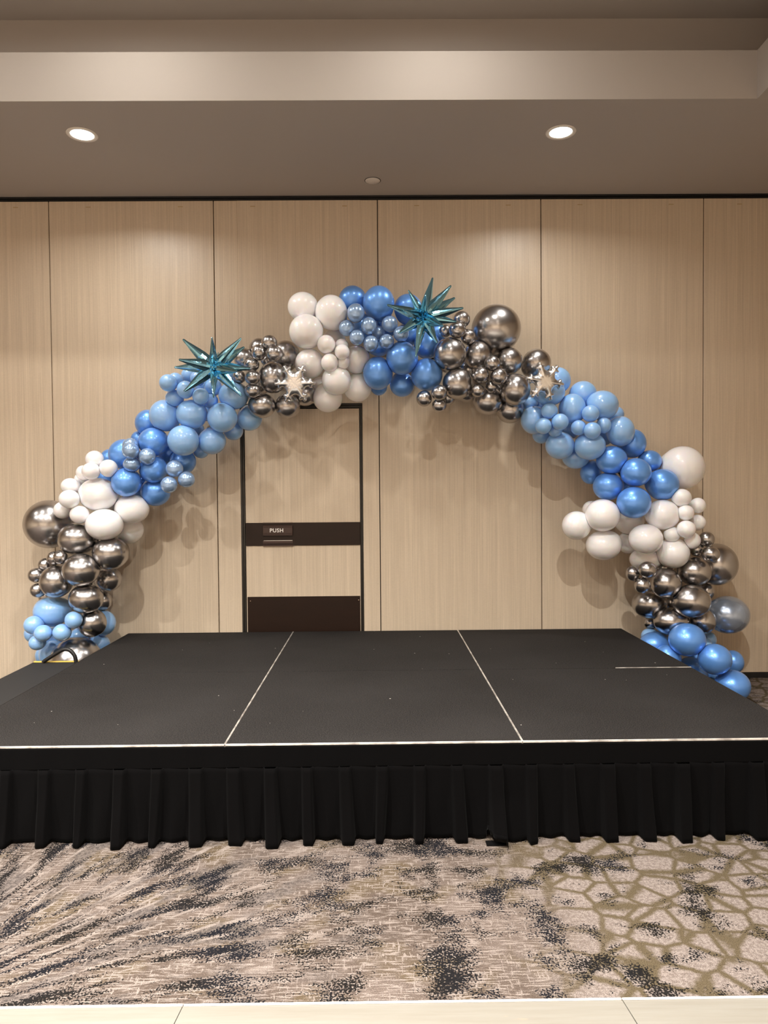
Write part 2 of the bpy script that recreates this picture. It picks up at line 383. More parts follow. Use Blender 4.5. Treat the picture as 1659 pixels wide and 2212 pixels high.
# pleated black skirt clipped round the stage
sk = empty('stage_skirt', (GX0+GW*1.5, GY0, 0))
tag(sk, 'pleated black cloth skirt hanging round the stage edge down to the carpet', 'skirting cloth')
skoff = Matrix.Translation((-GX0-GW*1.5, -GY0, 0))
rnd = random.Random(4)
path = [Vector((GX0-.004, GY0+2*GW)), Vector((GX0-.004, GY0-.008)), Vector((GX0+3*GW+.004, GY0-.008)), Vector((GX0+3*GW+.004, GY0+2*GW))]
bmb, bmc = bmesh.new(), bmesh.new()
ZB, ZT = .305, .386
for si, (a, b) in enumerate(zip(path, path[1:])):
    L = (b-a).length; u = (b-a).normalized(); out = Vector((u.y, -u.x))
    per = L/round(L/.1525); npl = round(L/per)
    # waistband with a hem line and a clip fold at each pleat
    prev = None
    for i in range(npl*2+1):
        s = L*i/(npl*2); dd = .0035 if i % 2 else .006
        p = a+u*s
        col = [bmb.verts.new((*(p+out*o), z)) for o, z in ((dd-.003, ZT), (dd, ZT), (dd, ZB), (dd-.003, ZB-.004))]
        if prev:
            for k in range(3): bmb.faces.new((prev[k], prev[k+1], col[k+1], col[k]))
        prev = col
    # pleats
    NU, NZ = 32, 14
    lean = [rnd.uniform(-.022, .022) for _ in range(npl+1)]; amp = [rnd.uniform(.8, 1.25) for _ in range(npl+1)]; wid = [rnd.uniform(.30, .40) for _ in range(npl+1)]
    bulge = [rnd.uniform(.0, 1.0) for _ in range(npl+1)]
    prev = None
    for i in range(npl*NU+1):
        k = min(i//NU, npl-1); f = (i-k*NU)/NU; col = []
        for j in range(NZ+1):
            v = j/NZ; z = ZB - v*(ZB-.004)
            wd = wid[k]
            e1 = min(max((f-.05)/.055, 0), 1); e2 = min(max((wd+.07-f)/.06, 0), 1)
            e1 = e1*e1*(3-2*e1); e2 = e2*e2*(3-2*e2)
            rib = e1*e2
            sag = math.sin(math.pi*min(max((f-wd-.1)/(.9-wd), 0), 1))**2*bulge[k] if f > wd+.1 else 0
            dep = .003 + rib*(.017+.042*v)*amp[k] + sag*.014*v*amp[k] + .002*v
            dep += .0035*math.sin(7*f+3*k+5*v)*v
            xs = (k+f)*per + (lean[k]*(1-abs(f-.25)) if 0 < f < 1 else lean[k]*.75*(1-f))*v**1.3*min(1, 4*f*(1-f)+.15)
            if si == 1 and abs(xs-2.39) < .13 and v > .45:      # the hem kicked aside near the middle
                q = 1-abs(xs-2.39)/.13; dep += q*.045*(v-.45)*2; 
            zz = z + (0 if j < NZ else (1-rib)*.004*(1-sag))
            if si == 1 and 2.29 < xs < 2.36 and j == NZ: zz += .05
            p = a+u*min(max(xs, 0), L)+out*dep
            col.append(bmc.verts.new((p.x, p.y, zz)))
        if prev:
            for j in range(NZ): bmc.faces.new((prev[j], prev[j+1], col[j+1], col[j]))
        prev = col
for nm, bm in (('waistband', bmb), ('pleated_cloth', bmc)):
    bmesh.ops.remove_doubles(bm, verts=bm.verts, dist=1e-5); bmesh.ops.recalc_face_normals(bm, faces=bm.faces)
    o = obj(nm, bm, m_cloth, sk, nm == 'pleated_cloth'); o.matrix_parent_inverse = skoff
    md = o.modifiers.new('thick', 'SOLIDIFY'); md.thickness = .0012; md.offset = 0
# woven tag that sticks out under the kicked hem
bm = bx((.425, GY0-.085, .002), (.505, GY0-.045, .006), .001); o = obj('hem_tag', bm, m_cloth, sk); o.matrix_parent_inverse = skoff; o['label'] = 'small dark corner of folded hem lying on the carpet'

# step unit at the left side of the stage
ZS, TX0, TX1, TY0, TY1 = .32, -2.279, -1.872, 3.70, 4.834
st = empty('step_unit', ((TX0+TX1)/2, (TY0+TY1)/2, 0))
tag(st, 'black portable step with yellow edge strip and tube handle beside the stage', 'steps')
soff = Matrix.Translation((-(TX0+TX1)/2, -(TY0+TY1)/2, 0))
def stp(name, bm, m, sm=False):
    o = obj(name, bm, m, st, sm); o.matrix_parent_inverse = soff; return o
stp('tread', bx((TX0, TY0, ZS-.035), (TX1, TY1-.012, ZS), .002), m_tread)
stp('nosing_strip', bx((TX0+.004, TY1-.012, ZS-.012), (TX1-.03, TY1+.004, ZS+.0055), .0015), m_yellow)
bm = bmesh.new()
for x in (TX0+.02, TX1-.05):
    box(bm, (x, TY0+.02, .02), (x+.03, TY0+.05, ZS-.035)); box(bm, (x, TY1-.06, .02), (x+.03, TY1-.03, ZS-.035)); box(bm, (x, TY0+.02, .0), (x+.03, TY1-.03, .02))
stp('leg_frame', bm, m_black)
hp = smooth_path([(-2.200, 4.80, .325), (-2.189, 4.80, .336), (-2.125, 4.80, .376), (-2.083, 4.80, .4005), (-2.058, 4.80, .4085), (-2.030, 4.80, .405), (-2.006, 4.80, .383), (-1.991, 4.80, .356), (-1.986, 4.80, .318)], 5)
stp('handle', tube(bmesh.new(), hp, .0125, 12), m_black, True)

# ---------------------------------------------------------------- dance floor in front
DE = 1.997
xs = [-2.99, -1.77, -.55, .668, 1.886, 3.10]
for i, (a, b) in enumerate(zip(xs, xs[1:])):
    r = empty('ramp_edge', ((a+b)/2, DE, 0))
    lab = ('cream laminate dance floor ramp piece beyond the left end of the view', 'cream laminate dance floor ramp piece left of the slanted left joint', 'middle cream laminate dance floor ramp piece between the two joints',
           'cream laminate dance floor ramp piece right of the right joint', 'cream laminate dance floor ramp piece beyond the right end of the view')[i]
    tag(r, lab, 'dance floor', 'dance floor ramp pieces')
    bm = bmesh.new(); g = .0012
    v = [bm.verts.new(p) for p in ((a+g, DE, 0.001), (b-g, DE, 0.001), (b-g, DE-.005, .004), (a+g, DE-.005, .004), (b-g, DE-.17, .030), (a+g, DE-.17, .030), (b-g, DE-.17, .001), (a+g, DE-.17, .001))]
    for q in ((0, 1, 2, 3), (3, 2, 4, 5), (5, 4, 6, 7), (1, 0, 7, 6), (0, 3, 5, 7), (1, 6, 4, 2)): bm.faces.new([v[k] for k in q])
    bmesh.ops.recalc_face_normals(bm, faces=bm.faces)
    o = obj('ramp_board', bm, m_dance, r); o.matrix_parent_inverse = Matrix.Translation((-(a+b)/2, -DE, 0))
    o = obj('edge_strip', bx((a+g, DE, .0005), (b-g, DE+.006, .005), .001), m_dedge, r); o.matrix_parent_inverse = Matrix.Translation((-(a+b)/2, -DE, 0))
    p = obj('dance_floor_panel', bx((a+g, DE-.172-1.22, .001), (b-g, DE-.172, .030), .001), m_dance)
    tag(p, 'cream laminate dance floor panel behind the ramp edge, under the viewpoint', 'dance floor', 'dance floor panels')

# ---------------------------------------------------------------- balloon arch
# x, y, z, radius, width/height, label : real positions in metres, nearest ones first resolved against the wall and the floor
KINDS = {'C': ('chrome_balloon', m_chrome), 'W': ('white_balloon', m_white), 'L': ('light_blue_balloon', m_light),
         'P': ('pearl_blue_balloon', m_pearl), 'S': ('glassy_pearl_balloon', m_glassy), 'G': ('silvery_balloon', m_silver)}
BALLOONS = {
 'light blue balloons at the foot of the left arch leg': [
  ('L', -2.2817, 5.1194, 0.6106, 0.1153, 1.134, 'largest light blue balloon at left arch foot, under the chrome balloons'),
  ('L', -2.0591, 4.9500, 0.5771, 0.0581, 1.000, 'small light blue balloon right of the largest one at left arch foot'),
  ('L', -2.1387, 4.9500, 0.4931, 0.0594, 1.054, 'small round light blue balloon directly below the largest one at left arch foot'),
  ('L', -2.2665, 4.9500, 0.4890, 0.0578, 1.056, 'small light blue balloon below left of the largest one at left foot'),
  ('L', -2.3278, 4.9940, 0.4168, 0.0536, 1.061, 'lowest small light blue balloon on outer side of left arch foot'),
  ('L', -2.3514, 5.0006, 0.5363, 0.0647, 1.050, 'light blue balloon on outer edge of left foot, glossy top showing'),
  ('L', -2.4464, 5.2000, 0.4418, 0.0657, 1.000, 'light blue balloon mostly hidden on outer edge of left foot, below a glossy one'),
  ('L', -2.1227, 5.1916, 0.4204, 0.0615, 1.027, 'small light blue balloon resting just above the big chrome one at left foot'),
  ('L', -2.2991, 5.1713, 0.3023, 0.0947, 1.000, 'light blue balloon wedged left of the big chrome one behind the step handle'),
  ('L', -2.4010, 5.2659, 0.2715, 0.0681, 0.952, 'pale blue balloon at left foot, lowest on the outer side above yellow strip'),
  ('L', -2.3406, 5.2775, 0.3991, 0.0766, 1.000, 'deep shaded light blue balloon behind the small cluster at left arch foot'),
  ('L', -1.9734, 5.2400, 0.5036, 0.0916, 1.000, 'greyish light blue balloon behind lowest standard chrome balloon on left leg'),
  ('L', -2.0128, 5.2569, 0.3411, 0.0813, 1.000, 'light blue balloon between big chrome one and back left stage corner'),
  ('C', -2.0920, 5.0588, 0.2597, 0.1789, 1.000, 'big chrome balloon at left foot behind the black step handle'),
 ],
 'chrome balloons of the left arch leg': [
  ('C', -1.9779, 5.0600, 0.5357, 0.0966, 0.984, 'lowest standard chrome balloon on left leg beside small light blue ones'),
  ('C', -1.9902, 4.9940, 0.7144, 0.1069, 1.159, 'wide chrome balloon on left leg right of the largest light blue foot balloon'),
  ('C', -1.9705, 5.2400, 0.6631, 0.0678, 0.952, 'chrome balloon half hidden on inner edge of left leg, second lowest'),
  ('C', -1.9114, 5.2000, 0.8232, 0.0903, 1.037, 'chrome balloon on inner edge of left leg, dark and partly hidden at mid height'),
  ('C', -2.0038, 4.9500, 0.9138, 0.1166, 1.116, 'front central chrome balloon of left leg, whole outline visible'),
  ('C', -2.2077, 5.0328, 0.8287, 0.1112, 1.000, 'chrome balloon on left leg reflecting light blue directly above the largest light blue'),
  ('C', -1.8320, 5.0241, 1.0181, 0.1165, 1.070, 'chrome balloon on inner edge of left leg under the white balloons'),
  ('C', -1.8732, 5.2648, 1.0072, 0.0946, 0.900, 'chrome balloon peeking out behind the uppermost inner one on left leg'),
  ('C', -2.0613, 5.0380, 1.1195, 0.1203, 1.147, 'upper chrome balloon of left leg touching the big round chrome balloon'),
  ('C', -2.3229, 5.2000, 1.2155, 0.1707, 1.000, 'big round chrome balloon sticking out at outer left of the arch'),
  ('C', -2.1494, 4.9720, 0.9999, 0.0471, 1.000, 'small chrome balloon under upper left-leg chrome, rightmost of the small string'),
  ('C', -2.2236, 5.0380, 0.9862, 0.0469, 0.967, "small chrome balloon tucked behind the uppermost one on left leg's outer side"),
  ('C', -2.3174, 5.1160, 0.9329, 0.0493, 0.968, "small chrome balloon in middle of the string on left leg's outer side"),
  ('C', -2.3595, 5.0626, 0.8694, 0.0513, 1.032, 'small chrome balloon farthest out on the left leg, second lowest of string'),
  ('C', -2.3486, 5.0626, 0.7656, 0.0505, 1.026, 'lowest small chrome balloon on outer left leg with a blue reflection'),
  ('C', -2.3712, 5.2700, 0.6916, 0.0665, 1.000, 'dark chrome balloon glimpsed behind the outer edge above largest light blue one'),
 ],
 'white balloons of the left arch leg': [
  ('W', -1.9133, 5.0419, 1.4228, 0.1222, 1.169, 'largest white balloon of left leg, beside the lowest left pearl blue cluster'),
  ('W', -1.8539, 4.9859, 1.2174, 0.1158, 1.171, 'lower front white balloon of left leg resting on chrome balloons'),
  ('W', -1.6996, 5.0880, 1.3201, 0.1091, 1.162, 'white balloon on inner edge of left leg just under pearl blue ones'),
  ('W', -1.7691, 5.2352, 1.1706, 0.0992, 1.000, 'shaded white balloon at inner lower edge of the left white cluster'),
  ('W', -1.9184, 5.0040, 1.6618, 0.0599, 1.038, 'topmost small white balloon of left leg cluster'),
  ('W', -1.8141, 4.9720, 1.5986, 0.0601, 1.016, 'small white balloon touching the left pearl blue cluster, right of the topmost'),
  ('W', -1.9201, 4.9400, 1.5795, 0.0589, 1.043, 'small white balloon centred directly above the largest left white one'),
  ('W', -2.0189, 5.0600, 1.5731, 0.0503, 0.969, 'small white balloon half hidden behind one above largest left white balloon'),
  ('W', -2.0694, 5.1440, 1.5274, 0.0479, 0.967, 'small white balloon mostly hidden on outer edge below the upper four, left leg'),
  ('W', -2.1081, 5.0554, 1.4816, 0.0594, 1.131, 'small white balloon on outer edge, upper of the lower outer group, left leg'),
  ('W', -2.0732, 4.9500, 1.3932, 0.0651, 1.085, 'small round white balloon foremost on outer side of the left leg'),
  ('W', -2.1570, 5.0380, 1.3171, 0.0592, 1.000, 'small white balloon overlapping the big chrome one at outer left'),
  ('W', -2.0147, 4.9720, 1.2874, 0.0628, 1.051, 'small white balloon just above the upper left-leg chrome balloon'),
  ('W', -2.1148, 5.1486, 1.4437, 0.0553, 1.000, 'white balloon tucked between small ones on outer side of left leg'),
  ('W', -1.8891, 5.2700, 1.3360, 0.0799, 1.000, 'white balloon seen through the gap between three large left white ones'),
 ],
 'pearl blue balloons on the left of the arch': [
  ('P', -1.9419, 5.2797, 1.5388, 0.0733, 1.000, 'light patch of blue balloon behind the largest white one on left leg'),
  ('P', -1.7569, 5.1158, 1.6997, 0.1050, 1.000, 'pearl blue balloon at outer edge of left cluster behind small glassy ones'),
  ('P', -1.5376, 5.0600, 1.7788, 0.0995, 1.010, 'uppermost full pearl blue balloon of left cluster below light blue ones'),
  ('P', -1.7092, 5.0121, 1.5041, 0.0989, 1.016, 'pearl blue balloon between white ones and glassy ones on the left'),
  ('P', -1.5381, 5.0600, 1.5915, 0.0942, 1.034, 'central pearl blue balloon of the left cluster under the glassy small ones'),
  ('P', -1.3689, 5.1858, 1.6495, 0.0900, 1.037, 'shaded pearl blue balloon at inner edge beneath the light blue, left side'),
  ('P', -1.5517, 5.1440, 1.4358, 0.0998, 1.050, 'lowest pearl blue balloon of the left cluster, in shade'),
  ('P', -1.6232, 5.2400, 1.9265, 0.0943, 0.966, 'pearl blue balloon poking out left of the light blue shoulder balloons'),
  ('P', -1.6991, 5.2700, 1.8144, 0.0599, 1.000, 'pearl blue balloon barely showing at outer edge above left cluster'),
  ('P', -1.9024, 5.2503, 1.6730, 0.0713, 0.955, 'pearl blue balloon peeking between topmost small white balloons of left leg'),
  ('P', -1.4843, 5.2642, 1.7232, 0.0897, 1.000, 'pearl blue balloon in the gap under the lower light blue ones, left cluster'),
  ('P', -1.6882, 5.2700, 1.4802, 0.0799, 1.000, 'dark blue balloon in the gap at heart of left pearl cluster'),
  ('S', -1.6479, 4.9255, 1.7132, 0.0566, 1.000, 'glassy small pearl balloon, upper left of the left cluster, in front'),
  ('S', -1.6750, 5.0127, 1.7499, 0.0562, 1.029, 'glassy small pearl balloon overlapped from below by its twin, left cluster'),
  ('S', -1.5451, 4.9500, 1.6750, 0.0563, 1.000, 'glassy small pearl balloon right of the overlapping pair, left cluster'),
  ('S', -1.6576, 4.9720, 1.6239, 0.0548, 1.121, 'glassy small pearl balloon under the overlapping pair, left cluster'),
  ('S', -1.3700, 4.9720, 1.5913, 0.0581, 1.000, 'glassy small pearl balloon, uppermost of three on the inner left edge'),
  ('S', -1.2906, 4.9720, 1.5179, 0.0554, 1.076, 'glassy small pearl balloon farthest to the inside of the left cluster'),
  ('S', -1.4023, 4.9500, 1.4841, 0.0563, 1.000, 'glassy small pearl balloon, lowest of three on the inner left edge'),
 ],
 'light blue balloons on the left shoulder of the arch': [
  ('L', -1.3975, 4.9497, 2.1666, 0.0583, 1.016, 'small light blue balloon at outermost left of shoulder, below the left starburst'),
  ('L', -1.3719, 5.0383, 2.1970, 0.0522, 1.000, 'small light blue balloon behind the outermost one on the left shoulder'),
  ('L', -1.2822, 4.9500, 2.1201, 0.0588, 0.979, "small light blue balloon under the left starburst's lower left spike"),
  ('L', -1.3817, 5.0374, 2.0757, 0.0588, 1.056, 'greyish small light blue balloon under the outermost pair, left shoulder'),
  ('L', -1.1803, 4.9500, 2.0754, 0.0559, 0.989, "small light blue balloon left of the left starburst's downward spike, whole outline"),
  ('L', -1.1388, 5.0586, 2.0609, 0.0495, 1.067, "small shaded light blue balloon behind tip of the left starburst's downward spike"),
  ('L', -1.1258, 5.0775, 2.1553, 0.0609, 1.000, "light blue balloon directly behind the left starburst's downward spike"),
  ('L', -1.2256, 5.0600, 2.2135, 0.0511, 1.000, "light blue balloon just under the left starburst's left spikes"),
  ('L', -1.3122, 5.1625, 2.2494, 0.0538, 1.000, 'pale blue balloon behind the small cluster left of the left starburst'),
  ('L', -1.2688, 5.2295, 2.3153, 0.0642, 1.167, "pale blue balloon directly behind the left starburst's leftward spikes"),
  ('L', -1.2280, 5.2000, 2.1671, 0.0558, 1.000, 'bluish balloon deep between small ones below the left starburst'),
  ('L', -1.4609, 5.0826, 1.9623, 0.1075, 0.971, 'outer light blue balloon of left shoulder above the pearl blue cluster'),
  ('L', -1.2595, 5.0199, 1.9633, 0.1027, 1.057, 'central light blue balloon of left shoulder below the small cluster'),
  ('L', -1.0513, 5.0112, 1.9382, 0.1013, 1.000, "light blue balloon below the starburst's lower right spike, second from door side"),
  ('L', -0.9788, 5.0486, 2.0932, 0.0988, 1.067, "light blue balloon behind the left starburst's lower right spike"),
  ('L', -0.8916, 5.1603, 1.9468, 0.0872, 1.019, 'greyish light blue balloon beneath chrome ones, nearest to the door'),
  ('L', -1.3129, 4.9901, 1.7832, 0.1048, 1.015, 'lower front light blue balloon of left shoulder beside pearl blue'),
  ('L', -1.1408, 5.0880, 1.7841, 0.0939, 1.053, 'lower inner light blue balloon of left shoulder, right of the front one'),
  ('L', -1.0216, 5.2400, 1.8695, 0.0695, 1.000, 'dim light blue balloon at inner edge above left door jamb'),
  ('L', -1.2586, 5.2600, 1.7278, 0.0548, 1.062, 'blue balloon sliver under the two lowest light blue left shoulder ones'),
  ('L', -1.0426, 5.2400, 2.2599, 0.0546, 0.941, "light blue balloon patch behind the left starburst's rightward spike"),
  ('L', -1.2927, 5.2600, 1.8798, 0.0598, 1.000, 'light blue balloon sliver between central and lower front left shoulder ones'),
  ('L', -1.2084, 5.2600, 2.0044, 0.0664, 1.000, 'light blue balloon in the gap between three left shoulder ones'),
 ],
 'chrome balloons left of the crown': [
  ('C', -0.6352, 5.1720, 2.3874, 0.1012, 1.000, 'chrome balloon beside the white crown balloons, upper right of its cluster'),
  ('C', -0.8286, 5.2248, 2.4452, 0.0717, 0.977, 'chrome balloon hidden behind the top trio of small ones, left of crown'),
  ('C', -0.9280, 5.1952, 2.3671, 0.0738, 1.000, "chrome balloon behind the left starburst's upper right spikes"),
  ('C', -0.7077, 5.0380, 2.2115, 0.1024, 0.897, 'large central chrome balloon just left of the left snowflake'),
  ('C', -0.7899, 5.0717, 2.0251, 0.0907, 1.100, 'lower left chrome balloon hanging above the door, beside light blue'),
  ('C', -0.6196, 5.1160, 2.0259, 0.0866, 1.015, 'chrome balloon hanging above the door below the left snowflake'),
  ('C', -0.5045, 5.1969, 2.1160, 0.0807, 1.000, "shaded chrome balloon behind the left snowflake's lower right arm"),
  ('C', -0.7183, 4.9612, 2.4312, 0.0531, 1.055, 'topmost small chrome balloon of trio left of the crown'),
  ('C', -0.7881, 4.9535, 2.3649, 0.0508, 0.912, 'small chrome balloon, left one of the top trio left of the crown'),
  ('C', -0.6803, 4.9245, 2.3516, 0.0560, 1.000, 'small chrome balloon, right one of the top trio left of the crown'),
  ('C', -0.8416, 4.9828, 2.2897, 0.0487, 1.138, "small chrome balloon at tip of the left starburst's rightward spike"),
  ('C', -0.8315, 4.9460, 2.1992, 0.0523, 1.030, 'small chrome balloon, middle one of the column right of left starburst'),
  ('C', -0.8377, 4.9760, 2.1137, 0.0510, 1.097, 'small chrome balloon, lowest of the column right of left starburst'),
  ('C', -0.9334, 5.0160, 2.2128, 0.0443, 1.000, 'small chrome balloon half behind the column, nearest to left starburst'),
  ('C', -0.8316, 5.2500, 2.1977, 0.0762, 1.000, 'dark chrome balloon in the gap behind the column right of left starburst'),
  ('C', -0.7634, 5.1160, 2.3437, 0.0388, 1.000, 'tiny dark chrome balloon under the top trio left of the crown'),
 ],
 'white balloons of the crown': [
  ('W', -0.4985, 5.0600, 2.6945, 0.1030, 1.048, 'uppermost left white crown balloon, highest white one of the arch'),
  ('W', -0.3036, 5.0160, 2.6448, 0.1132, 0.932, 'white crown balloon touching pearl blue ones, upper right of its cluster'),
  ('W', -0.4706, 4.9759, 2.5089, 0.1151, 1.008, 'largest white crown balloon, under the uppermost one on outer left'),
  ('W', -0.4561, 5.0380, 2.3033, 0.1007, 0.991, 'white crown balloon just above the left snowflake'),
  ('W', -0.2738, 5.0355, 2.1886, 0.1014, 0.994, 'white crown balloon hanging under the small white cluster, in front'),
  ('W', -0.3433, 5.1642, 2.0863, 0.1024, 1.026, 'lowest white crown balloon overlapping the top of the door frame'),
  ('W', -0.1332, 5.1720, 2.1554, 0.0985, 1.010, 'white crown balloon at lower right beside pearl blue, above right door jamb'),
  ('W', -0.1386, 5.1160, 2.3443, 0.0969, 1.000, 'white crown balloon right of the small white ones, under glassy pearl'),
  ('W', -0.2965, 5.2000, 2.5001, 0.0804, 1.042, "grey shaded white balloon behind the small white crown cluster's top"),
  ('W', -0.4073, 5.2951, 2.1583, 0.0836, 1.000, "shaded white balloon behind the left snowflake's right arm"),
  ('W', -0.3350, 4.9461, 2.4161, 0.0617, 0.975, 'small white crown balloon, upper left of its cluster'),
  ('W', -0.2348, 5.0160, 2.4198, 0.0475, 1.000, 'small white crown balloon mostly hidden at upper right of its cluster'),
  ('W', -0.2282, 4.9318, 2.3623, 0.0509, 0.982, 'small white crown balloon at right of its cluster, whole outline'),
  ('W', -0.3134, 4.9473, 2.2926, 0.0601, 0.925, 'small white crown balloon lowest in front of its cluster'),
  ('W', -0.2286, 4.9932, 2.3023, 0.0473, 1.000, 'small white crown balloon at lower right of its cluster, half hidden'),
 ],
 'pearl blue balloons of the crown': [
  ('P', -0.1616, 5.1440, 2.7630, 0.0965, 1.000, 'pearl blue crown balloon at top left, next to white ones'),
  ('P', 0.0195, 5.0235, 2.7079, 0.1114, 0.926, 'tallest pearl blue crown balloon crossing the central wall seam'),
  ('P', 0.2227, 5.1160, 2.6947, 0.0979, 1.000, "pearl blue crown balloon behind the right starburst's left spikes"),
  ('P', 0.1757, 5.0121, 2.3321, 0.1108, 0.972, 'large pearl blue crown balloon below the right starburst, glossy streaks'),
  ('P', 0.0102, 5.0600, 2.2382, 0.1069, 0.914, 'lower left pearl blue crown balloon next to white ones'),
  ('P', 0.3449, 5.0419, 2.2235, 0.1092, 0.971, 'teardrop pearl blue crown balloon beside chrome, right of crown bottom'),
  ('P', 0.1798, 5.1720, 2.1759, 0.0857, 1.019, 'shaded pearl blue balloon lowest at the bottom of the crown'),
  ('P', 0.0168, 5.2800, 2.1764, 0.0600, 1.000, 'blue balloon sliver below lower left pearl crown balloon'),
  ('P', -0.0728, 5.2154, 2.5914, 0.0922, 1.000, 'pearl blue crown balloon in the gap behind the left ring of glassy small ones'),
  ('P', 0.0526, 5.3071, 2.6245, 0.0905, 1.000, 'pearl blue crown balloon glimpsed below tallest pearl one, behind glassy small ones'),
  ('P', 0.0190, 5.1875, 2.4583, 0.0819, 1.000, 'dark pearl blue crown balloon behind the glassy small ones'),
  ('P', 0.3547, 5.1607, 2.4475, 0.0929, 0.966, "pearl blue crown balloon directly behind the right starburst's lower spikes"),
  ('P', 0.4292, 5.2313, 2.5461, 0.0693, 0.909, 'pearl blue balloon glimpsed between right starburst and small chrome ones'),
  ('P', 0.2290, 5.2400, 2.5427, 0.0827, 1.000, "blue balloon in the gap under the right starburst's left spikes"),
  ('S', -0.1347, 4.9500, 2.6236, 0.0617, 0.927, 'glassy pearl crown balloon, uppermost of the small ones'),
  ('S', -0.1984, 4.9759, 2.5299, 0.0545, 0.983, 'glassy pearl crown balloon touching white ones, leftmost of the small ones'),
  ('S', -0.1280, 4.9461, 2.4601, 0.0514, 0.994, 'glassy pearl crown balloon above small white ones, lower left of its cluster'),
  ('S', -0.0476, 4.9500, 2.5376, 0.0553, 0.868, 'glassy pearl crown balloon at centre of the left ring of small ones'),
  ('S', -0.0359, 4.9500, 2.4193, 0.0528, 0.931, 'glassy pearl crown balloon, lowest of the small ones'),
  ('S', 0.0705, 4.9500, 2.4325, 0.0500, 1.000, 'glassy pearl crown balloon right of the lowest small one'),
  ('S', 0.0918, 4.9940, 2.5592, 0.0553, 1.006, "glassy pearl crown balloon under the tallest pearl blue one's right edge"),
  ('S', 0.1687, 4.9645, 2.4857, 0.0533, 1.000, "glassy pearl crown balloon at tip of right starburst's lower left spike"),
  ('S', 0.0179, 5.0600, 2.5148, 0.0479, 1.000, 'dim glassy pearl balloon tucked among the small crown ones'),
 ],
 'chrome balloons right of the crown': [
  ('C', 0.8344, 5.1204, 2.5505, 0.1684, 1.023, 'big round chrome balloon standing out above the right of the crown'),
  ('C', 0.4983, 4.9907, 2.3548, 0.1115, 1.000, "front chrome balloon just right of the right starburst's lower spikes"),
  ('C', 0.7003, 5.0794, 2.3632, 0.0978, 0.968, 'chrome balloon below left of the big round one, right of crown'),
  ('C', 0.9192, 5.0880, 2.3220, 0.0922, 1.000, 'chrome balloon below right of the big round one, right of crown'),
  ('C', 1.1264, 5.1720, 2.3201, 0.1006, 1.000, 'chrome balloon behind the top of the right snowflake'),
  ('C', 0.5536, 5.0205, 2.1586, 0.1054, 0.956, 'lower front chrome balloon beside the teardrop pearl blue one'),
  ('C', 0.9466, 5.0160, 2.1143, 0.1053, 0.956, 'chrome balloon just left of the right snowflake'),
  ('C', 0.7734, 5.1160, 2.0528, 0.1017, 1.032, 'chrome balloon below the five small ones, right of crown'),
  ('C', 0.9428, 5.1935, 2.0000, 0.0984, 1.000, 'lowest chrome balloon right of crown, touching light blue ones'),
  ('C', 0.6442, 5.2600, 2.1229, 0.0631, 1.000, 'chrome balloon sliver under the lower front one right of crown'),
  ('C', 0.6584, 5.2600, 2.2910, 0.0830, 1.000, 'dark chrome balloon in the gap right of the front one by right starburst'),
  ('C', 0.8664, 5.2922, 2.4308, 0.0735, 1.000, 'dark chrome balloon in the gap directly under the big round one'),
  ('C', 0.8932, 5.2600, 2.1707, 0.0664, 1.000, 'dark chrome balloon behind the five small ones, towards right snowflake'),
  ('C', 0.4917, 5.1229, 2.0798, 0.0582, 1.000, 'small dim chrome balloon behind the hanging trio under crown'),
  ('C', 0.5830, 5.0160, 2.5924, 0.0567, 0.989, 'topmost small chrome balloon right of the right starburst'),
  ('C', 0.5460, 4.9500, 2.5076, 0.0572, 1.000, "small chrome balloon at tip of right starburst's rightward spike, in front"),
  ('C', 0.6268, 5.0160, 2.4741, 0.0522, 0.941, 'small chrome balloon between starburst group and the big round one'),
  ('C', 0.4736, 5.0380, 2.5210, 0.0429, 1.000, "small chrome balloon half hidden behind right starburst's spike"),
  ('C', 0.7800, 4.9500, 2.2817, 0.0531, 1.000, 'uppermost of five small chrome balloons amid right crown cluster'),
  ('C', 0.7017, 4.9500, 2.2032, 0.0556, 1.000, 'middle left of five small chrome balloons amid right crown cluster'),
  ('C', 0.8236, 4.9500, 2.1934, 0.0569, 1.022, 'middle right of five small chrome balloons amid right crown cluster'),
  ('C', 0.7806, 5.0160, 2.1362, 0.0428, 1.000, 'smallest of five chrome balloons amid right crown cluster, lower right'),
  ('C', 0.6861, 4.9720, 2.1034, 0.0458, 1.000, 'lower left of five small chrome balloons amid right crown cluster'),
  ('C', 0.3226, 4.9940, 2.0548, 0.0531, 0.982, 'leftmost small chrome balloon hanging under the crown'),
  ('C', 0.4216, 4.9500, 2.0873, 0.0531, 1.000, 'upper small chrome balloon of the trio hanging under the crown'),
  ('C', 0.4248, 4.9940, 2.0071, 0.0480, 1.103, 'lowest small chrome balloon hanging under the crown'),
 ],
 'light blue balloons on the right shoulder of the arch': [
  ('L', 1.2699, 5.1582, 2.1964, 0.0928, 1.000, "light blue balloon behind the right snowflake's right arms"),
  ('L', 1.1878, 5.0458, 2.0996, 0.1002, 1.100, 'light blue balloon directly behind the bottom of the right snowflake'),
  ('L', 1.4497, 5.1609, 2.0954, 0.0968, 1.014, 'uppermost light blue balloon on outer edge of right shoulder'),
  ('L', 1.3476, 5.0600, 1.9844, 0.0988, 0.879, 'tall light blue balloon below the uppermost one, right shoulder'),
  ('L', 1.5492, 5.0431, 2.0057, 0.1066, 1.094, 'large light blue balloon on outer edge of the right shoulder'),
  ('L', 1.0940, 5.1160, 1.9151, 0.0944, 0.918, 'shaded light blue balloon at inner edge below chrome, right shoulder'),
  ('L', 1.6776, 5.0512, 1.8277, 0.1003, 0.909, 'lower outer light blue balloon of right shoulder, above pearl blue'),
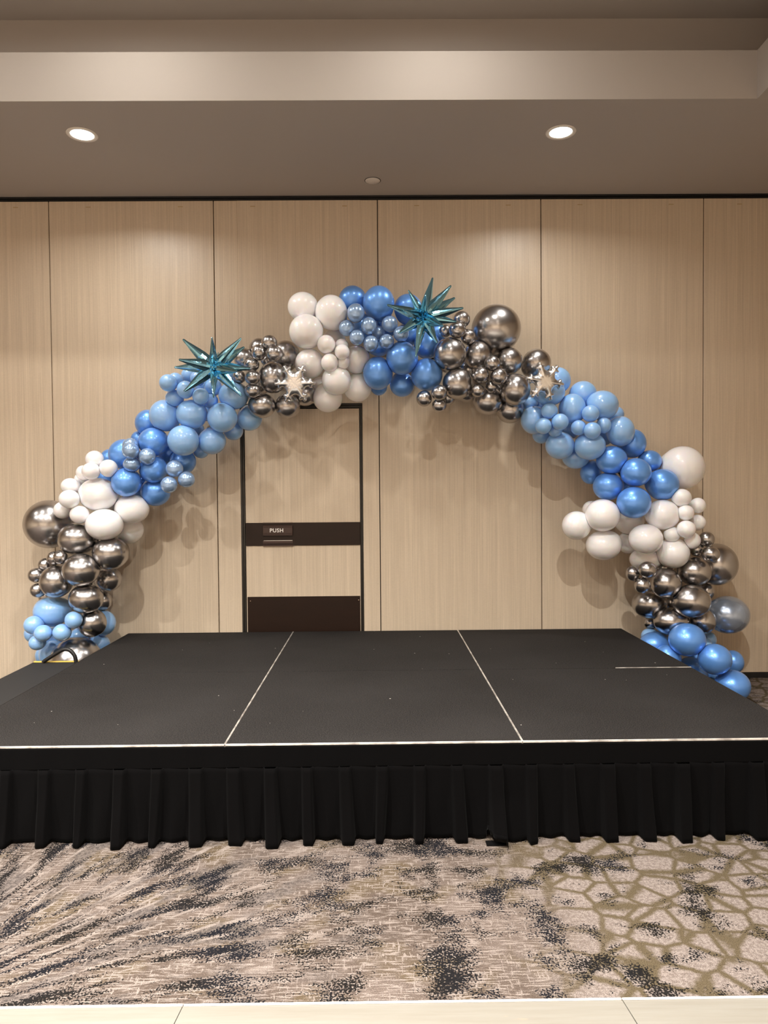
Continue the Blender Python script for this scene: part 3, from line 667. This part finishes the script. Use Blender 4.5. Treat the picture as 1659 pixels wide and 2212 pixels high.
  ('L', 1.2676, 5.0800, 1.7347, 0.0976, 1.064, 'lower inner light blue balloon of the right shoulder, left of its twin'),
  ('L', 1.4570, 5.0189, 1.7261, 0.1009, 1.127, 'lower front light blue balloon of right shoulder, topped by a small one'),
  ('L', 1.4084, 5.1952, 1.6650, 0.0934, 1.111, 'lowest light blue balloon of the right shoulder, in shade'),
  ('L', 1.1700, 5.2200, 1.8204, 0.0634, 1.026, 'light blue balloon sliver at inner edge under two small ones, right shoulder'),
  ('L', 1.2197, 5.0180, 1.8347, 0.0475, 1.000, 'dim small light blue balloon below the left pair of small ones'),
  ('L', 1.7105, 5.2400, 1.9644, 0.0562, 1.000, 'pale blue balloon peeking out on outer edge between two large ones'),
  ('L', 1.0875, 5.2231, 2.0492, 0.0594, 1.000, 'blue balloon patch between chrome and light blue at right shoulder start'),
  ('L', 1.1745, 5.2734, 2.0216, 0.0599, 1.000, 'blue balloon patch just left of the small one under right snowflake'),
  ('L', 1.3787, 5.2400, 1.8646, 0.0728, 1.000, 'deep blue gap balloon at centre of the right shoulder'),
  ('L', 1.6279, 5.2200, 1.8281, 0.0758, 1.000, 'light blue balloon behind the right group of small ones, right shoulder'),
  ('L', 1.1678, 4.9645, 1.9611, 0.0553, 1.017, 'small light blue balloon just below the right snowflake'),
  ('L', 1.1237, 4.9500, 1.8598, 0.0553, 1.000, 'small light blue balloon nearest inner edge of the right shoulder'),
  ('L', 1.2319, 4.9355, 1.8844, 0.0573, 1.011, 'small light blue balloon, right of the left trio on right shoulder'),
  ('L', 1.4419, 4.9500, 1.9400, 0.0578, 1.011, 'small light blue balloon, uppermost of right quartet on right shoulder'),
  ('L', 1.3683, 4.9732, 1.8476, 0.0523, 1.018, 'small light blue balloon, leftmost of right quartet on right shoulder'),
  ('L', 1.4454, 4.9206, 1.8228, 0.0575, 1.000, 'small light blue balloon, lowest of right quartet on right shoulder'),
  ('L', 1.5448, 4.9940, 1.8651, 0.0531, 0.904, 'small light blue balloon, rightmost of right quartet on right shoulder'),
 ],
 'pearl blue balloons on the right of the arch': [
  ('P', 1.7963, 5.1528, 1.7499, 0.0983, 0.921, 'uppermost pearl blue balloon on the outer right, beside light blue'),
  ('P', 1.6174, 5.0472, 1.6305, 0.1011, 1.082, 'pearl blue balloon under lower front light blue one, right side'),
  ('P', 1.9140, 5.1440, 1.6250, 0.0797, 1.089, 'pearl blue balloon just left of the big white balloon'),
  ('P', 1.7578, 4.9759, 1.5422, 0.0997, 1.062, 'central front pearl blue balloon of the right cluster'),
  ('P', 1.5232, 5.2248, 1.5475, 0.0775, 0.918, 'dark pearl blue balloon at inner edge of the right cluster'),
  ('P', 1.6015, 5.0761, 1.4497, 0.1009, 1.066, 'lower inner pearl blue balloon of right cluster, above white ones'),
  ('P', 1.9675, 5.0460, 1.4576, 0.1091, 1.015, 'large pearl blue balloon below left of the big white balloon'),
  ('P', 1.7339, 4.9461, 1.3376, 0.1103, 1.061, 'lowest pearl blue balloon of right cluster, amid white ones'),
  ('P', 1.7770, 5.2500, 1.4449, 0.0729, 1.000, 'blue balloon in the gap between lower pearl blue ones on right'),
 ],
 'white balloons of the right arch leg': [
  ('W', 2.1450, 5.1440, 1.5764, 0.1520, 1.000, 'big white balloon standing out at the right of the arch'),
  ('W', 1.3769, 5.0627, 1.1806, 0.0997, 1.000, 'white balloon projecting furthest inward from the right leg'),
  ('W', 1.5357, 4.9913, 1.2520, 0.1142, 1.060, 'upper white balloon of the inward trio, right leg'),
  ('W', 1.5638, 5.0600, 1.0420, 0.1123, 1.169, 'lower white balloon of the inward trio, right leg'),
  ('W', 1.5249, 5.2200, 1.2858, 0.0626, 1.000, 'white balloon sliver behind the upper one of the inward trio'),
  ('W', 1.9560, 5.0165, 1.2511, 0.1104, 1.115, 'white balloon beneath the large pearl blue one on right leg'),
  ('W', 1.8244, 4.9720, 1.0883, 0.1080, 1.120, 'front central white balloon of the right leg, glittering top'),
  ('W', 2.0373, 5.0355, 0.9861, 0.1089, 1.045, 'white balloon resting on chrome ones beneath small white cluster, right leg'),
  ('W', 1.7967, 5.2152, 1.2033, 0.1012, 1.085, 'white balloon behind the lowest pearl blue one of right leg'),
  ('W', 1.7987, 5.2448, 1.0457, 0.0786, 0.979, 'shaded white balloon between inward trio and front central one'),
  ('W', 1.8783, 5.1160, 0.9367, 0.0956, 1.400, 'white balloon below the front central one, behind small chrome, right leg'),
  ('W', 2.0737, 4.9849, 1.3677, 0.0637, 1.077, 'small white balloon just under the big white balloon, topmost of cluster'),
  ('W', 2.2098, 5.0380, 1.3126, 0.0533, 0.971, 'small white balloon crossing the wall seam, upper outer one on right'),
  ('W', 2.0903, 4.9558, 1.2659, 0.0544, 1.047, 'small white balloon second from top of the right leg cluster'),
  ('W', 2.2069, 5.0380, 1.1950, 0.0553, 1.012, 'small white balloon lower of the two on outer edge, right leg'),
  ('W', 2.0822, 4.9271, 1.1555, 0.0606, 1.053, 'small white balloon foremost in the lower half of the right cluster'),
  ('W', 2.0098, 4.9870, 1.1183, 0.0543, 1.029, "small white balloon on inner side of the right leg's small cluster"),
  ('W', 2.1513, 4.9901, 1.0738, 0.0559, 0.972, 'lowest small white balloon of the right cluster beside small chrome'),
 ],
 'chrome balloons of the right arch leg': [
  ('C', 2.2626, 5.0199, 1.0804, 0.0523, 1.037, 'topmost small chrome balloon of the right leg'),
  ('C', 2.2138, 5.0600, 1.0082, 0.0503, 0.969, 'small chrome balloon right under small white ones, left of upper trio'),
  ('C', 2.2608, 4.9500, 0.9819, 0.0562, 1.057, 'small chrome balloon in front of the big chrome one, right leg'),
  ('C', 1.8228, 4.9355, 0.8813, 0.0587, 1.038, 'small chrome balloon just under the white ones, inner trio of right leg'),
  ('C', 1.7500, 5.0160, 0.8499, 0.0498, 0.909, 'small chrome balloon at innermost edge of the right leg'),
  ('C', 1.7991, 4.9645, 0.7728, 0.0544, 1.017, 'lowest small chrome balloon of the inner trio, right leg'),
  ('C', 2.4033, 5.1720, 0.8906, 0.1453, 0.956, 'big chrome balloon on outer side of the right leg'),
  ('C', 1.9792, 5.0160, 0.7793, 0.1042, 1.025, 'chrome balloon right of the inner small trio on right leg'),
  ('C', 2.2003, 5.0651, 0.8545, 0.1084, 1.159, 'chrome balloon left of the big chrome one on right leg'),
  ('C', 2.1366, 4.9720, 0.6606, 0.1206, 1.139, 'front central chrome balloon of right leg, reflecting blue below'),
  ('C', 1.9303, 5.1811, 0.6121, 0.1124, 1.190, 'chrome balloon at inner edge beneath the small trio, right leg'),
  ('C', 2.0365, 5.0616, 0.5077, 0.1081, 1.230, 'low chrome balloon of right leg just above pearl blue ones'),
  ('C', 2.2661, 5.0880, 0.5040, 0.0915, 1.036, 'low chrome balloon of right leg beside the big silvery blue one'),
  ('C', 2.0513, 5.2500, 0.8628, 0.0729, 1.000, 'dark chrome balloon in gap below two lowest big white ones, right leg'),
  ('C', 2.1120, 5.2500, 0.6180, 0.0796, 1.000, "dark chrome balloon in shadowed gap at heart of right leg's chrome"),
  ('C', 2.3596, 5.2400, 0.6907, 0.0595, 0.895, 'chrome balloon half hidden at outer edge above the silvery blue one'),
  ('C', 1.9765, 5.2811, 0.4562, 0.0483, 1.071, 'dark chrome balloon low on the inner edge, right leg'),
 ],
 'pearl blue balloons at the foot of the right arch leg': [
  ('G', 2.4839, 5.1720, 0.5302, 0.1403, 1.098, 'big translucent silvery blue balloon at outer right leg'),
  ('P', 2.0788, 4.8994, 0.4110, 0.1154, 1.092, 'largest pearl blue balloon at right foot, under the low chrome ones'),
  ('P', 2.2310, 4.8231, 0.2944, 0.1047, 1.054, 'round pearl blue balloon at right foot, second from outer end in front'),
  ('P', 2.5217, 5.1720, 0.1920, 0.0782, 0.882, 'pearl blue balloon half hidden at outer end of right foot'),
  ('P', 2.3574, 4.8402, 0.1121, 0.1091, 1.103, 'lowest pearl blue balloon resting on the carpet beside right stage edge'),
  ('P', 1.9433, 5.1220, 0.3287, 0.1000, 1.138, "pearl blue balloon rising behind the stage's back right corner"),
  ('P', 1.9748, 4.9703, 0.2718, 0.0901, 1.000, 'pearl blue balloon cut by stage edge, second from its back corner'),
  ('P', 2.1712, 5.0600, 0.1340, 0.1150, 1.000, 'pearl blue balloon low behind the stage edge, under the largest one'),
  ('P', 2.3849, 5.2200, 0.0919, 0.0659, 1.000, 'blue balloon in the gap between the two lowest right foot balloons'),
  ('P', 2.3065, 5.2400, 0.1986, 0.0728, 1.000, 'blue balloon behind largest and round pearl ones at right foot'),
  ('L', 2.3750, 5.2441, 0.3415, 0.0596, 1.000, 'pale light blue balloon peeking out right of the largest pearl one'),
  ('L', 2.3142, 5.1679, 0.3143, 0.0555, 1.000, 'light blue balloon wedged between largest and round pearl ones'),
  ('L', 1.9525, 5.2526, 0.3675, 0.0564, 1.000, 'pale blue balloon sliver under dark chrome at right stage corner'),
 ],
}

flat = [(g, *b) for g, l in BALLOONS.items() for b in l]
PC = np.array([b[2:5] for b in flat]); PR = np.array([b[5] for b in flat])
AXIS = [Vector(p) for p in [(-2.199, 5.2, 0.201), (-2.195, 5.2, 0.4), (-2.141, 5.2, 0.663), (-2.103, 5.2, 0.926), (-2.033, 5.2, 1.221), (-1.882, 5.2, 1.448), (-1.65, 5.2, 1.643), (-1.386, 5.2, 1.853), (-1.188, 5.2, 2.03), (-0.892, 5.2, 2.223), (-0.63, 5.2, 2.254), (-0.368, 5.2, 2.35), (-0.106, 5.2, 2.445), (0.155, 5.2, 2.476), (0.416, 5.2, 2.409), (0.677, 5.2, 2.31), (0.939, 5.2, 2.178), (1.201, 5.2, 2.046), (1.431, 5.2, 1.913), (1.628, 5.2, 1.748), (1.81, 5.2, 1.533), (1.925, 5.2, 1.285), (2.058, 5.2, 1.02), (2.158, 5.2, 0.754), (2.192, 5.2, 0.522), (2.259, 5.2, 0.288), (2.426, 5.2, 0.12)]]
def unit_sphere(nu, nv):
    v = [(0, 0, 1)]
    for j in range(1, nv):
        th = math.pi*j/nv
        v += [(math.sin(th)*math.cos(2*math.pi*i/nu), math.sin(th)*math.sin(2*math.pi*i/nu), math.cos(th)) for i in range(nu)]
    v.append((0, 0, -1)); fs = []
    for i in range(nu): fs.append((0, 1+i, 1+(i+1) % nu))
    for j in range(nv-2):
        for i in range(nu):
            a, b = 1+j*nu+i, 1+j*nu+(i+1) % nu; fs.append((a, a+nu, b+nu, b))
    e = 1+(nv-2)*nu; last = len(v)-1
    for i in range(nu): fs.append((last, e+(i+1) % nu, e+i))
    return np.array(v), fs
SPH = {True: unit_sphere(44, 26), False: unit_sphere(30, 18)}
for i, (grp, kind, x, y, z, R, asp, lab) in enumerate(flat):
    V, fs = SPH[R > .07]
    ctr = Vector((x, y, z))
    # the neck points back into the garland
    ax = min(AXIS, key=lambda p: (p-ctr).length) + Vector((0, .06, 0)) - ctr
    ax.normalize()
    q = np.array(Vector((0, 0, 1)).rotation_difference(ax).to_matrix())
    c = V[:, 2]
    fac = 1 + .16*np.clip((c-.55)/.45, 0, 1)**2
    v = (V*fac[:, None]*R) @ q.T
    sx = math.sqrt(asp); v = v*np.array([sx, 1.0, 1/sx])
    dl = PC-PC[i]; D = np.linalg.norm(dl, axis=1)
    for j in np.where((D > 0) & (D < 1.22*(R+PR)))[0]:
        n = dl[j]/D[j]; a = (D[j]**2 + R**2 - PR[j]**2)/(2*D[j]) - .0006
        h = v @ n - a
        v = v - np.where(h > 0, h, 0)[:, None]*n
    v[:, 1] = np.minimum(v[:, 1], WY-.012-y); v[:, 2] = np.maximum(v[:, 2], .002-z)
    nm, m = KINDS[kind]
    me = bpy.data.meshes.new(nm); me.from_pydata(v.tolist(), [], fs); me.materials.append(m)
    for p in me.polygons: p.use_smooth = True
    o = link(bpy.data.objects.new(nm, me)); o.location = (x, y, z)
    tag(o, lab, 'balloon', grp)

# the thin pole the garland is tied to, close to the wall
ap = empty('arch_pole', (AXIS[0].x, 5.43, 0)); tag(ap, 'thin black bent pole hidden behind the balloons that carries the arch', 'pole')
pp_ = [Vector((p.x, 5.440, p.z)) for p in AXIS]; pp_[0].z = .02; pp_[-1].z = .02
o = obj('bent_rod', tube(bmesh.new(), smooth_path(pp_, 4), .008, 8), m_black, ap, True); o.matrix_parent_inverse = Matrix.Translation((-AXIS[0].x, -5.43, 0))
for p in (pp_[0], pp_[-1]):
    o = obj('base_plate', bx((p.x-.11, 5.33, .001), (p.x+.11, 5.455, .014), .002), m_black, ap); o.matrix_parent_inverse = Matrix.Translation((-AXIS[0].x, -5.43, 0))

# ---------------------------------------------------------------- foil starbursts
def spike(L, R):
    bm = bmesh.new(); seg = 12; rings = []
    for tt, rr in ((0, .55), (.06, .75), (.14, .92), (.25, 1.0), (.40, .92), (.55, .74), (.72, .52), (.88, .29), (.96, .20), (.99, .15), (1.0, .04)):
        ring = []
        for k in range(seg):
            a = 2*math.pi*k/seg; s = 1.0 + (.30 if k % 6 == 0 else (-.10 if k % 6 in (1, 5) else 0)); pk = .05*math.sin(tt*40+k)
            ring.append(bm.verts.new((rr*R*(s+pk)*math.cos(a), rr*R*(s+pk)*math.sin(a)*.86, tt*L)))
        rings.append(ring)
    for a, b in zip(rings, rings[1:]):
        for k in range(seg): bm.faces.new((a[k], a[(k+1) % seg], b[(k+1) % seg], b[k]))
    bm.faces.new(rings[-1]); bm.faces.new(rings[0][::-1])
    return bm
def starburst(loc, tips, lab, R):
    root = empty('starburst_balloon', loc); tag(root, lab, 'balloon', 'teal foil starburst balloons')
    bm = bmesh.new(); bmesh.ops.create_icosphere(bm, subdivisions=2, radius=R*1.05); obj('core', bm, m_teal, root, True)
    for tx, ty, tz in tips:
        dv = Vector((tx, ty, tz)); L = dv.length
        o = obj('spike', spike(L, R), m_teal, root); o.rotation_mode = 'QUATERNION'
        o.rotation_quaternion = dv.to_track_quat('Z', 'X')
starburst((-1.0659, 4.85, 2.2523), [(-0.2035, 0.0, 0.1843), (0.0223, -0.1533, 0.1625), (0.1891, -0.0489, 0.179), (0.1935, 0.0401, 0.1386), (-0.0036, 0.154, 0.1247), (-0.2022, -0.1091, 0.0309), (-0.2656, 0.016, 0.003), (0.2364, 0.0, -0.0107), (0.1947, -0.2267, -0.0689), (-0.1961, -0.0194, -0.1619), (0.0184, -0.1124, -0.2147), (0.1818, -0.0152, -0.1927)], 'teal foil starburst balloon above the light blue shoulder on the left', 0.0300)
starburst((0.3099, 4.83, 2.567), [(0.0659, 0.0262, 0.2629), (0.1845, 0.0, 0.2035), (-0.1021, -0.1168, 0.1424), (0.0013, -0.2404, 0.0773), (0.2148, 0.055, 0.1382), (0.2615, -0.0211, 0.0518), (-0.2384, -0.0735, 0.0616), (-0.1371, -0.2202, -0.01), (0.2186, 0.0, -0.0336), (0.1094, -0.2401, -0.1138), (-0.1667, -0.0797, -0.1244), (-0.0538, -0.0407, -0.268), (0.0873, -0.0202, -0.1747)], 'teal foil starburst balloon at the top of the arch beside chrome balloons', 0.0290)


# ---------------------------------------------------------------- foil snowflakes
from mathutils.geometry import delaunay_2d_cdt
def snow_outline():
    half = [(.468, .27), (.53, .205), (.61, .168), (.665, .175), (.70, .225), (.765, .250), (.83, .215), (.845, .135), (.885, .09), (.945, .10), (.995, .06)]
    arm = [(x, -y) for x, y in half] + [(1.01, 0)] + [(x, y) for x, y in half[:0:-1]]
    pts = []
    for k in range(6):
        c, q = math.cos(k*math.pi/3), math.sin(k*math.pi/3)
        pts += [Vector((x*c-y*q, x*q+y*c)) for x, y in arm]
    n = len(pts); out = []
    for i in range(n):
        p0, p1, p2, p3 = pts[i-1], pts[i], pts[(i+1) % n], pts[(i+2) % n]
        for t in (0, .5): out.append(.5*((2*p1)+(p2-p0)*t+(2*p0-5*p1+4*p2-p3)*t*t+(3*p1-p0-3*p2+p3)*t**3))
    return out
def snowflake(loc, R, rot, tilt, lab, tilt_z=0.0):
    ol = snow_outline(); n = len(ol)
    A = np.array(ol); Bq = np.roll(A, -1, 0); E = Bq-A
    def dist(P):
        t = np.clip(((P[:, None]-A[None])*E[None]).sum(2)/(E*E).sum(1)[None], 0, 1)
        return np.linalg.norm(A[None]+t[..., None]*E[None]-P[:, None], axis=2).min(1)
    g = np.arange(-1.02, 1.03, .046); gx, gy = np.meshgrid(g, g); gx = gx + (np.arange(len(g)) % 2)[:, None]*.023
    P = np.c_[gx.ravel(), gy.ravel()]
    ins = np.zeros(len(P), bool)
    for (ax_, ay_), (bx_, by_) in zip(A, Bq):
        cr = ((ay_ > P[:, 1]) != (by_ > P[:, 1])) & (P[:, 0] < (bx_-ax_)*(P[:, 1]-ay_)/(by_-ay_+1e-12)+ax_); ins ^= cr
    P = P[ins & (dist(P) > .018)]
    r = delaunay_2d_cdt(ol+[Vector(p) for p in P], [], [list(range(n))], 1, 1e-6)
    V = np.array(r[0]); d = dist(V); rr = np.hypot(V[:, 0], V[:, 1]); an = np.arctan2(V[:, 1], V[:, 0])
    d[d < 1e-4] = 0
    q = np.clip(d/.34, 0, 1); h = .225*np.sqrt(1-(1-q)**2)
    h = h + np.where(d > .03, .010*np.cos(12*an)*np.clip(rr*2, 0, 1)*np.clip(d*8, 0, 1), 0)
    bm = bmesh.new()
    fr = [bm.verts.new((R*x, -R*hh-.0006, R*y)) for (x, y), hh in zip(V, h)]
    bk = [bm.verts.new((R*x, R*hh+.0006, R*y)) for (x, y), hh in zip(V, h)]
    for f in r[2]:
        bm.faces.new([fr[k] for k in f]); bm.faces.new([bk[k] for k in f][::-1])
    bmesh.ops.remove_doubles(bm, verts=bm.verts, dist=.0014)
    bmesh.ops.recalc_face_normals(bm, faces=bm.faces)
    o = obj('snowflake_balloon', bm, m_sfoil, None, True)
    o.location = loc; o.rotation_euler = (tilt, rot, tilt_z); tag(o, lab, 'balloon', 'silver foil snowflake balloons')
snowflake((-0.542, 4.89, 2.1486), 0.1359, -0.0175, 0.160, 'silver foil snowflake balloon in front of chrome balloons left of the crown')
snowflake((1.1205, 4.89, 2.1493), 0.1343, 0.1571, 0.140, 'silver foil snowflake balloon where chrome meets light blue on the right', .15)
